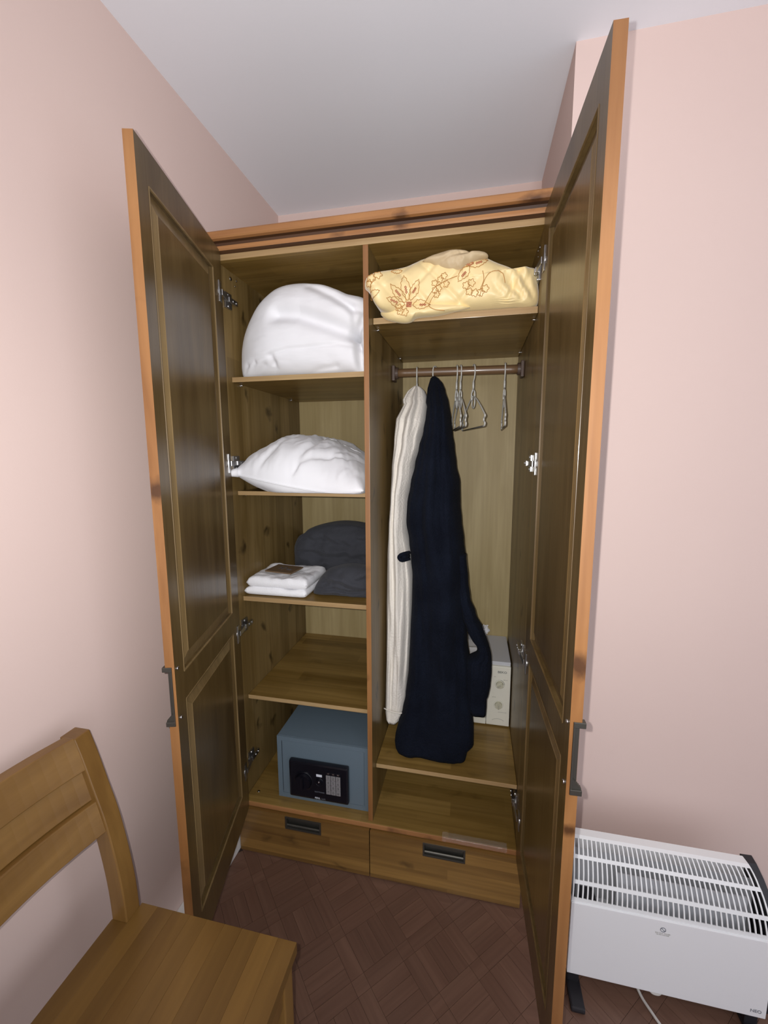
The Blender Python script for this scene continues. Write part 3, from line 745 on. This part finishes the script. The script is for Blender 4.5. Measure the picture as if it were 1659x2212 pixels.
robe_body('robe_body', NAVY, interp([(1.722, .315), (1.68, .27), (1.60, .19), (1.2, .145), (.8, .115), (.392, .085)]), interp([(1.722, .345), (1.68, .40), (1.60, .47), (1.2, .42), (.7, .325), (.45, .25), (.392, .20)]), M_navy, rb,
          [(.007, 5.5, .25, 1.0), (.0025, 11, -.3, 2.0), (.006, 3.5, .8, .4)], 3.0, .026)
# right sleeve hanging clear of the body, with a gap
SL = [(1.10, .165, .203), (1.008, .170, .212), (.948, .181, .220), (.893, .192, .241), (.835, .212, .269), (.806, .229, .281), (.788, .245, .288), (.764, .250, .295), (.750, .244, .298), (.735, .215, .299), (.696, .212, .300), (.644, .212, .297), (.612, .214, .291), (.600, .216, .286), (.572, .220, .286), (.545, .230, .284)]
robe_body('sleeve', SL, interp([(1.1, .18), (.9, .15), (.545, .135)]), interp([(1.1, .25), (.545, .215)]), M_navy, rb, [(.003, 6, 1, 0)], 8.0, .012)
bm = bmesh.new(); tube(bm, [(p.x, p.y, p.z) for p in spline([(.012, .15, 1.112), (-.002, .125, 1.113), (-.014, .12, 1.108), (-.018, .12, 1.099), (-.008, .122, 1.090), (.012, .15, 1.090)], 5)], .0062, 8)
tube(bm, [(-.010, .122, 1.101), (.010, .15, 1.101)], .008, 8)
from_bm('belt_loop', bm, M_navy, rb, True)
# cream robe
WH = [(1.692, .000, .016), (1.685, -.009, .027), (1.674, -.023, .038), (1.657, -.032, .045), (1.641, -.039, .050), (1.630, -.038, .052), (1.622, -.034, .052), (1.606, -.042, .053), (1.57, -.057, .052), (1.49, -.061, .034), (1.389, -.067, .010), (1.288, -.070, -.006), (1.184, -.075, -.008), (1.08, -.080, .006), (.988, -.0815, .012), (.895, -.082, .010), (.722, -.082, .006), (.569, -.0825, -.002), (.49, -.082, -.012), (.466, -.078, -.024), (.456, -.070, -.034)]
wr_ = thing('bathrobe', (-.02, .26, .45), 'cream white fleece bathrobe on the leftmost hanger, partly behind the navy one', 'bathrobe')
robe_body('robe_body', WH, interp([(1.692, .32), (1.64, .26), (1.56, .19), (1.2, .16), (.456, .16)]), interp([(1.692, .345), (1.6, .46), (1.2, .40), (.7, .325), (.456, .29)]), M_cream, wr_,
          [(.008, 6.5, .2, .6), (.005, 12, -.2, 2.0)], 12.0, .022)
bm = bmesh.new(); hp = []
for k in range(15):
    t = k / 14; hp.append((-.0815 + .088 * t, .163 - .014 * math.sin(PI * t), .515 - .006 * t))
tube(bm, hp, .0022, 6); from_bm('hem_seam', bm, M_cream, wr_, True)

# ================================================================ hangers
def hanger(x, ang, label, z0=1.744, half=.155, twist=0.0, full=True):
    h = thing('coat_hanger', (x, .36, z0), label, 'hanger', 'wire clothes hangers on the rod')
    ca, sa = math.cos(ang), math.sin(ang)
    def T(u, z, o=0.0): return Vector((x - u * sa + o * ca, .36 + u * ca + o * sa, z0 + z))   # u away from the camera
    bm = bmesh.new()
    pts = [T(.0185 * math.cos(a), .0 + .0205 * math.sin(a) ) for a in [math.radians(q) for q in range(-35, 181, 12)]]
    pts += [T(-.0185, -.012), T(-.014, -.026), T(-.004, -.036), T(0, -.042)]
    tube(bm, pts, .0023, 8); from_bm('hook', bm, M_hang, h, True)
    bm = bmesh.new(); tube(bm, [T(0, -.038), T(0, -.066)], .0036, 10); from_bm('ferrule', bm, M_hang, h, True)
    if not full: return h
    bm = bmesh.new()
    tube(bm, [T(0, -.064), T(-.014, -.078, .002), T(-.016, -.092, .002), T(-.008, -.104, .002)], .0026, 8)
    tube(bm, [T(0, -.064), T(.014, -.078, -.002), T(.016, -.092, -.002), T(.010, -.104, -.002)], .0026, 8)
    ring = [T(.020 * math.cos(2 * PI * k / 24), -.112 + .021 * math.sin(2 * PI * k / 24), .0015) for k in range(24)]
    tube(bm, ring, .0022, 8, closed=True)
    from_bm('neck_loop', bm, M_hang, h, True)
    bm = bmesh.new()
    for s in (-1, 1):
        tube(bm, spline([T(s * .004, -.090), T(s * .045, -.105), T(s * .10, -.135), T(s * (half - .010), -.164), T(s * half, -.170)], 6), .0026, 8)
    from_bm('shoulder_wire', bm, M_hangg if False else M_hang, h, True)
    for s in (-1, 1):
        bm = bmesh.new()
        tube(bm, spline([T(s * (half - .004), -.168), T(s * half, -.174), T(s * (half - .012), -.180), T(s * (half - .012), -.190), T(s * half, -.196), T(s * (half - .004), -.204), T(s * (half - .016), -.206)], 5), .0030, 8)
        from_bm('end_notch', bm, M_hang, h, True)
    bm = bmesh.new(); tube(bm, [T(-half + .014, -.206), T(half - .014, -.206)], .0027, 8); from_bm('trouser_bar', bm, M_hangg, h, True)
    return h
hanger(.006, .10, 'ivory hanger hook above the cream bathrobe, leftmost on the rod', full=False)
hanger(.073, -.35, 'ivory hanger hook poking out of the navy bathrobe collar', full=False)
hanger(.152, .15, 'empty ivory wire hanger right beside the navy bathrobe, left one of the touching pair')
hanger(.166, .17, 'empty ivory wire hanger, right one of the touching pair')
hanger(.212, .27, 'empty ivory wire hanger turned most towards the viewer, hanging alone mid rod')
hanger(.321, -.02, 'empty ivory wire hanger seen edge on, rightmost on the rod')

# ================================================================ safe
sf = thing('safe', (-.28, .17, ZT), 'blue-grey steel electronic safe with a black keypad panel, standing on the bottom left board', 'safe')
SX0, SX1, SY, SZ0, SZ1 = -.450, -.110, .034, ZT + .0005, .442
boxobj('safe_body', (SX0, SX1, SY + .003, SY + .23, SZ0, SZ1), M_safe, sf, bev=.003)
bm = bmesh.new(); dx0, dx1, dz0, dz1 = SX0 + .017, SX1 - .014, SZ0 + .018, SZ1 - .016
for b_ in ((SX0, dx0, SY, SY + .0035, SZ0, SZ1), (dx1, SX1, SY, SY + .0035, SZ0, SZ1), (dx0, dx1, SY, SY + .0035, SZ0, dz0), (dx0, dx1, SY, SY + .0035, dz1, SZ1)): box(bm, *b_)
from_bm('safe_frame', bm, M_safe, sf)
boxobj('safe_door', (dx0 + .0022, dx1 - .001, SY + .0002, SY + .0032, dz0 + .001, dz1 - .001), M_safe, sf, bev=.0006)
boxobj('door_gap', (dx0, dx0 + .0022, SY + .0022, SY + .0034, dz0 + .006, dz1 - .006), M_blackm, sf, bev=0)
cp = boxobj('control_panel', (-.398, -.177, SY - .020, SY, .228, .369), M_black, sf, bev=.007)
YP = SY - .020
def ring_(bm, cx, cz, r, rr, y):
    tube(bm, [(cx + r * math.cos(2 * PI * k / 40), y, cz + r * math.sin(2 * PI * k / 40)) for k in range(40)], rr, 6, closed=True)
bm = bmesh.new(); disc(bm, (-.342, YP, .298), (0, -1, 0), .030, .012, 40, .027); ring_(bm, -.342, .298, .033, .0016, YP - .001)
box(bm, -.346, -.338, YP - .020, YP - .012, .276, .322, bev=.002); from_bm('turning_knob', bm, M_black, cp, False)
bm = bmesh.new(); disc(bm, (-.283, YP, .302), (0, -1, 0), .012, .004, 28, .0105); ring_(bm, -.283, .302, .0145, .001, YP - .001); from_bm('key_lock', bm, M_black, cp)
bm = bmesh.new(); disc(bm, (-.284, YP - .004, .303), (0, -1, 0), .0035, .002, 16, .002); from_bm('lock_cylinder', bm, M_steel, cp)
boxobj('paper_label', (-.294, -.273, YP - .0006, YP, .322, .331), M_label, cp, bev=0)
boxobj('keypad_plate', (-.258, -.203, YP - .003, YP, .2625, .3475), M_black, cp, bev=.001)
for k in range(3):
    boxobj('indicator_lamp', (-.252 + .0180 * k, -.2445 + .018 * k, YP - .0045, YP - .003, .3405, .3445), M_steel, cp, bev=.0006)
kk = 0
for r_ in range(4):
    for c_ in range(3):
        a = -.2565 + c_ * .0180; b_ = .2640 + (3 - r_) * .0183
        bk_ = boxobj('key_button', (a, a + .0165, YP - .0055, YP - .003, b_, b_ + .0170), M_key, cp, bev=.0008)
        kk += 1
s12 = '123456789*0#'
for k, ch in enumerate(s12):
    r_, c_ = divmod(k, 3)
    text_obj('key_digit', ch, .0135, (-.2565 + c_ * .018 + .0083, YP - .0058, .2640 + (3 - r_) * .0183 + .0085), M_keyd, cp)
text_obj('maker_print', 'FERIL', .0095, (-.291, YP - .0006, .2375), M_label, cp, xs=.95)
text_obj('maker_print', 'LUX', .0085, (-.269, YP - .0006, .2372), M_greyp, cp, xs=.95)
text_obj('small_print', 'ELECTRONIC', .0062, (-.283, YP - .0006, .262), M_greyp, cp)

# ================================================================ microwave
mw = thing('microwave', (.22, .47, .379), 'cream and grey microwave oven with two dials behind the navy bathrobe', 'microwave')
MX0, MX1, MY, MZ0, MZ1 = -.040, .3805, .342, .3835, .644
boxobj('cabinet', (MX0, MX1, MY + .012, .5965, MZ0 + .004, MZ1), M_mwt, mw, bev=.003)
boxobj('front_frame', (.2935, MX1 + .0005, MY, MY + .0125, MZ0, MZ1 - .013), M_mwf, mw, bev=.003)
boxobj('oven_door', (MX0, .2920, MY - .001, MY + .0120, MZ0, MZ1 - .013), M_mwf, mw, bev=.003)
boxobj('door_window', (MX0 + .05, .235, MY - .0018, MY - .0008, MZ0 + .05, MZ1 - .06), M_black, mw, bev=0)
for x in (MX0 + .03, MX1 - .03):
    for y in (MY + .03, .55): boxobj('foot', (x - .01, x + .01, y - .01, y + .01, .3788, MZ0 + .004), M_blackm, mw, bev=.001)
for cz, rot in ((.557, -.9), (.4715, 0.0)):
    bm = bmesh.new(); disc(bm, (.341 if cz > .5 else .3385, MY, cz), (0, -1, 0), .0145, .010, 36, .0130)
    kx = .341 if cz > .5 else .3385
    MM = Matrix.Translation((kx, MY - .010, cz)) @ Matrix.Rotation(-rot, 4, 'Y')
    box(bm, -.003, .003, -.005, .001, -.0125, .0125, bev=.001, M=MM)
    kb = from_bm('dial', bm, M_mwk, mw)
    bm = bmesh.new(); box(bm, -.0009, .0009, -.0056, -.005, -.011, .004, M=MM); from_bm('pointer', bm, M_inkl, kb)
    bm = bmesh.new()
    if cz > .5: tube(bm, [(kx + .0175 * math.cos(a), MY - .0004, cz + .0175 * math.sin(a)) for a in [math.radians(q) for q in range(0, 85, 6)]], .0007, 5)
    tube(bm, [(kx + .0178 * math.cos(2 * PI * k / 40), MY - .0002, cz + .0178 * math.sin(2 * PI * k / 40)) for k in range(40)], .0003, 4, closed=True)
    from_bm('dial_scale', bm, M_ink if cz > .5 else M_inkl, mw)
text_obj('maker_name', 'BEKO', .0120, (.349, MY - .0006, .6075), M_ink, mw, xs=1.15, ext=.0003)
for t, x, z in (('min', .322, .588), ('power', .321, .503), ('defrost', .362, .577)):
    text_obj('dial_print', t, .0055, (x, MY - .0005, z), M_inkl, mw)
text_obj('foot_print', 'microwave oven', .0050, (.354, MY - .0005, .441), M_inkl, mw)
bm = bmesh.new(); tube(bm, [(.338 + .022 * math.cos(math.radians(q)), MY - .0002, .402 + .010 * math.sin(math.radians(q))) for q in range(10, 171, 10)], .0006, 5); from_bm('button_outline', bm, M_inkl, mw)
# paper and crumpled tissue on the microwave
bm = bmesh.new(); G = []
for i in range(13):
    r_ = []
    for j in range(15):
        x = .185 + .085 * i / 12; y = .375 + .15 * j / 14
        r_.append(bm.verts.new((x + .02 * (j / 14) * -.5, y, MZ1 + .0018 + .006 * math.exp(-((j - 6) / 1.2) ** 2) + .004 * (i / 12) ** 2 + .001 * fbm((i * .6, j * .5, 1)))))
    G.append(r_)
for i in range(12):
    for j in range(14): bm.faces.new((G[i][j], G[i + 1][j], G[i + 1][j + 1], G[i][j + 1]))
pp = tag(from_bm('folded_paper', bm, M_paper, None, False), 'creased white paper on top of the microwave, seen through the gap beside the navy sleeve', 'paper')
sm_ = pp.modifiers.new('thickness', 'SOLIDIFY'); sm_.thickness = .0008
bm = bmesh.new(); bmesh.ops.create_icosphere(bm, subdivisions=4, radius=.017)
for v in bm.verts:
    d = v.co.normalized(); q = abs(fbm(d * 2.3 + Vector((3, 1, 2)), 4)); v.co = d * (.015 + .022 * q); v.co.x *= .85
    v.co += Vector((.283, .568, MZ1 + .034))
tag(from_bm('crumpled_tissue', bm, M_paper, None, False), 'crumpled white tissue at the rear of the microwave against the back panel', 'tissue')

# ================================================================ convector heater
ht = thing('convector_heater', (.73, -.17, 0), 'white floor-standing convector heater with slotted top grille, against the pink wall right of the wardrobe', 'heater')
HX0, HX1, HY = .503, .965, -.200
# front panel
bm = bmesh.new()
box(bm, HX0, HX1, HY, HY + .004, .050, .270, bev=.0015); box(bm, HX0, HX0 + .004, HY + .002, HY + .10, .052, .270); box(bm, HX1 - .004, HX1, HY + .002, HY + .10, .052, .270)
box(bm, HX0, HX1, HY + .098, HY + .102, .052, .38); box(bm, HX0 + .002, HX1 - .002, HY + .002, HY + .012, .050, .054)
from_bm('front_panel', bm, M_heat, ht)
pth = [(-.1965, .268), (-.1960, .282), (-.1935, .300), (-.1890, .317), (-.1860, .326), (-.1800, .341), (-.1720, .356), (-.1640, .368), (-.1590, .375), (-.1500, .386), (-.1420, .394), (-.1340, .400), (-.1260, .404), (-.105, .405)]
def gx(k, x):                                              # the grille narrows slightly towards its top
    t = k / 12; return x + (.012 * t * (1 - (x - HX0) / (HX1 - HX0))) - (.030 * t * ((x - HX0) / (HX1 - HX0)))
bm = bmesh.new()
def strip_(k0, k1, xa, xb):
    vs0 = []
    for k in range(k0, k1 + 1):
        y, z = pth[k]
        y2, z2 = pth[min(k + 1, len(pth) - 1)]; y1_, z1_ = pth[max(k - 1, 0)]
        nrm = Vector((0, -(z2 - z1_), (y2 - y1_))).normalized()
        o_ = nrm * -.0022
        vs0.append([bm.verts.new((gx(k, xa), y, z)), bm.verts.new((gx(k, xb), y, z)), bm.verts.new((gx(k, xb), y + (-o_.y if False else o_.y * -1 if nrm.y > 0 else -nrm.y * .0022 * 1), z - abs(nrm.z) * .0022)), bm.verts.new((gx(k, xa), y - nrm.y * .0022, z - abs(nrm.z) * .0022))])
    for a, b in zip(vs0, vs0[1:]):
        for q in range(4): bm.faces.new((a[q], a[(q + 1) % 4], b[(q + 1) % 4], b[q]))
    bm.faces.new(vs0[0]); bm.faces.new(vs0[-1][::-1])
strip_(0, 0 + 1, HX0 + .001, HX1 - .001); strip_(3, 4, HX0 + .001, HX1 - .001); strip_(7, 8, HX0 + .001, HX1 - .001); strip_(11, 13, HX0 + .001, HX1 - .001)
NS = 38
for k in range(NS + 1):
    xc = HX0 + .003 + (HX1 - HX0 - .006) * k / NS
    strip_(1, 3, xc - .0018, xc + .0018); strip_(4, 7, xc - .0018, xc + .0018); strip_(8, 11, xc - .0018, xc + .0018)
from_bm('grille', bm, M_grille, ht)
boxobj('inner_baffle', (HX0 + .115, HX1 - .05, HY + .030, HY + .034, .06, .350), M_refl, ht, bev=0)
boxobj('thermostat_box', (HX0 + .030, HX0 + .068, HY + .014, HY + .060, .225, .262), M_blackm, ht, bev=.002)
boxobj('inner_bracket', (HX0 + .068, HX0 + .105, HY + .016, HY + .055, .215, .240), M_refl, ht, bev=.002)
boxobj('heating_element_plate', (HX0 + .012, HX1 - .014, HY + .072, HY + .074, .06, .365), M_refl, ht, bev=0)
bm = bmesh.new()
for xa, xb in ((HX1 - .002, HX1 + .028),):
    prof_ = [(-.188, .05), (-.193, .27), (-.185, .32), (-.168, .355), (-.145, .385), (-.12, .402), (-.10, .406), (-.088, .395), (-.088, .05)]
    A = [bm.verts.new((xa - (.030 * max(0, (z - .27)) / .136), y, z)) for y, z in prof_]; B = [bm.verts.new((xb - (.030 * max(0, (z - .27)) / .136) - .006, y + .004, z - .003)) for y, z in prof_]
    bm.faces.new(A); bm.faces.new(B[::-1])
    for k in range(len(prof_)): bm.faces.new((A[k], A[(k + 1) % len(prof_)], B[(k + 1) % len(prof_)], B[k]))
from_bm('end_cap', bm, M_blackm, ht)
for xa in (HX0 + .004, HX1 - .038):
    bm = bmesh.new(); box(bm, xa, xa + .030, HY + .010, HY + .030, .012, .060, bev=.003); box(bm, xa - .002, xa + .034, -.252, -.050, .0003, .014, bev=.005)
    from_bm('foot', bm, M_blackm, ht)
bm = bmesh.new()
cx_, cz_ = .722, .2445
tube(bm, [(cx_ + .0060 * math.cos(2 * PI * k / 30), HY - .0002, cz_ + .0060 * math.sin(2 * PI * k / 30)) for k in range(30)], .0008, 5, closed=True)
tube(bm, [(cx_ - .0042, HY - .0002, cz_ + .0042), (cx_ + .0042, HY - .0002, cz_ - .0042)], .0009, 5)
from_bm('warning_symbol', bm, M_greyp, ht)
text_obj('warning_print', 'DO NOT COVER', .0046, (cx_, HY - .0003, .2335), M_inkl, ht)
text_obj('warning_print', 'NE PAS COUVRIR', .0038, (cx_, HY - .0003, .2290), M_inkl, ht)
text_obj('maker_name', 'NEO', .0125, (.9425, HY - .0004, .0675), M_greyp, ht, xs=.95)
bm = bmesh.new(); tube(bm, spline([(.690, -.120, .052), (.688, -.150, .020), (.695, -.178, .0045), (.712, -.215, .0040), (.730, -.250, .0040), (.760, -.32, .0040), (.83, -.42, .0040)], 8), .0036, 8)
tube(bm, spline([(.700, -.13, .06), (.712, -.172, .030), (.728, -.180, .022), (.745, -.172, .028), (.748, -.13, .06)], 8), .0036, 8)
tube(bm, spline([(.698, -.125, .06), (.706, -.168, .038), (.722, -.176, .032), (.738, -.168, .038), (.742, -.13, .06)], 8), .0036, 8)
from_bm('power_cord', bm, M_cord, ht, True)

# ================================================================ chair
ch = thing('dining_chair', (-.31, -.765, 0), 'honey-coloured wooden chair with slatted back and flat boarded seat, beside the left wall', 'chair')
cy0, cy1 = -.970, -.565
nb = 9; bx0, bx1 = -.482, -.110
for k in range(nb):
    a = bx0 + (bx1 - bx0) * k / nb; b_ = bx0 + (bx1 - bx0) * (k + 1) / nb
    bm = bmesh.new(); box(bm, a + .0001, b_ - .0001, cy0, cy1 + .006, .424, .450, bev=.0004)
    # front board rounded
    from_bm('seat_board', bm, M_seat, ch)
bm = bmesh.new(); box(bm, -.520, bx0, cy0 + .036, cy1 - .036, .424, .450, bev=.0012); from_bm('seat_board', bm, M_seat, ch)
for b_ in ((-.47, -.130, cy1 - .030, cy1 - .010, .360, .424), (-.47, -.130, cy0 + .010, cy0 + .030, .360, .424), (-.140, -.120, cy0 + .03, cy1 - .03, .360, .424), (-.49, -.47, cy0 + .03, cy1 - .03, .360, .424)):
    boxobj('apron', b_, M_chair, ch, bev=.002)
for y in (cy0 + .006, cy1 - .042):
    boxobj('front_leg', (-.152, -.116, y, y + .036, 0, .424), M_chair, ch, bev=.003)
post = [(.0, -.545), (.20, -.515), (.36, -.503), (.45, -.501), (.55, -.507), (.672, -.527), (.756, -.551), (.82, -.570), (.866, -.586)]
def px_(z):
    for (a, va), (b, vb) in zip(post, post[1:]):
        if z <= b: return va + (vb - va) * (z - a) / (b - a)
    return post[-1][1]
for y in (cy0, cy1 - .036):
    bm = bmesh.new(); R = []
    for q in spline([(z, x, 0) for z, x in post], 6):
        z, x = q.x, q.y; hw = .019
        R.append([bm.verts.new((x - hw, y, z)), bm.verts.new((x + hw, y, z)), bm.verts.new((x + hw, y + .036, z)), bm.verts.new((x - hw, y + .036, z))])
    for a, b in zip(R, R[1:]):
        for k in range(4): bm.faces.new((a[k], a[(k + 1) % 4], b[(k + 1) % 4], b[k]))
    bm.faces.new(R[0][::-1]); bm.faces.new(R[-1])
    o = from_bm('back_post', bm, M_chair, ch); bv = o.modifiers.new('soft_edges', 'BEVEL'); bv.width = .0025; bv.segments = 2; bv.limit_method = 'ANGLE'
def slat(z0, z1, off, th):
    bm = bmesh.new(); R = []
    for i in range(17):
        t = i / 16; y = cy0 + .034 + (cy1 - cy0 - .068) * t; bow = -.022 * 4 * t * (1 - t)
        ring = []
        for z, o_ in ((z0, 0), (z1, 0), (z1, -th), (z0, -th)):
            ring.append(bm.verts.new((px_(z) + off + o_ + bow, y, z)))
        R.append(ring)
    for a, b in zip(R, R[1:]):
        for k in range(4): bm.faces.new((a[k], a[(k + 1) % 4], b[(k + 1) % 4], b[k]))
    bm.faces.new(R[0][::-1]); bm.faces.new(R[-1])
    o = from_bm('back_slat', bm, M_chairy, ch); bv = o.modifiers.new('soft_edges', 'BEVEL'); bv.width = .002; bv.segments = 2
slat(.800, .868, .018, .026); slat(.733, .797, .006, .018); slat(.664, .731, .015, .022)
boxobj('stretcher', (-.51, -.134, cy1 - .030, cy1 - .012, .18, .205), M_chair, ch, bev=.002)
boxobj('stretcher', (-.51, -.134, cy0 + .012, cy0 + .030, .18, .205), M_chair, ch, bev=.002)
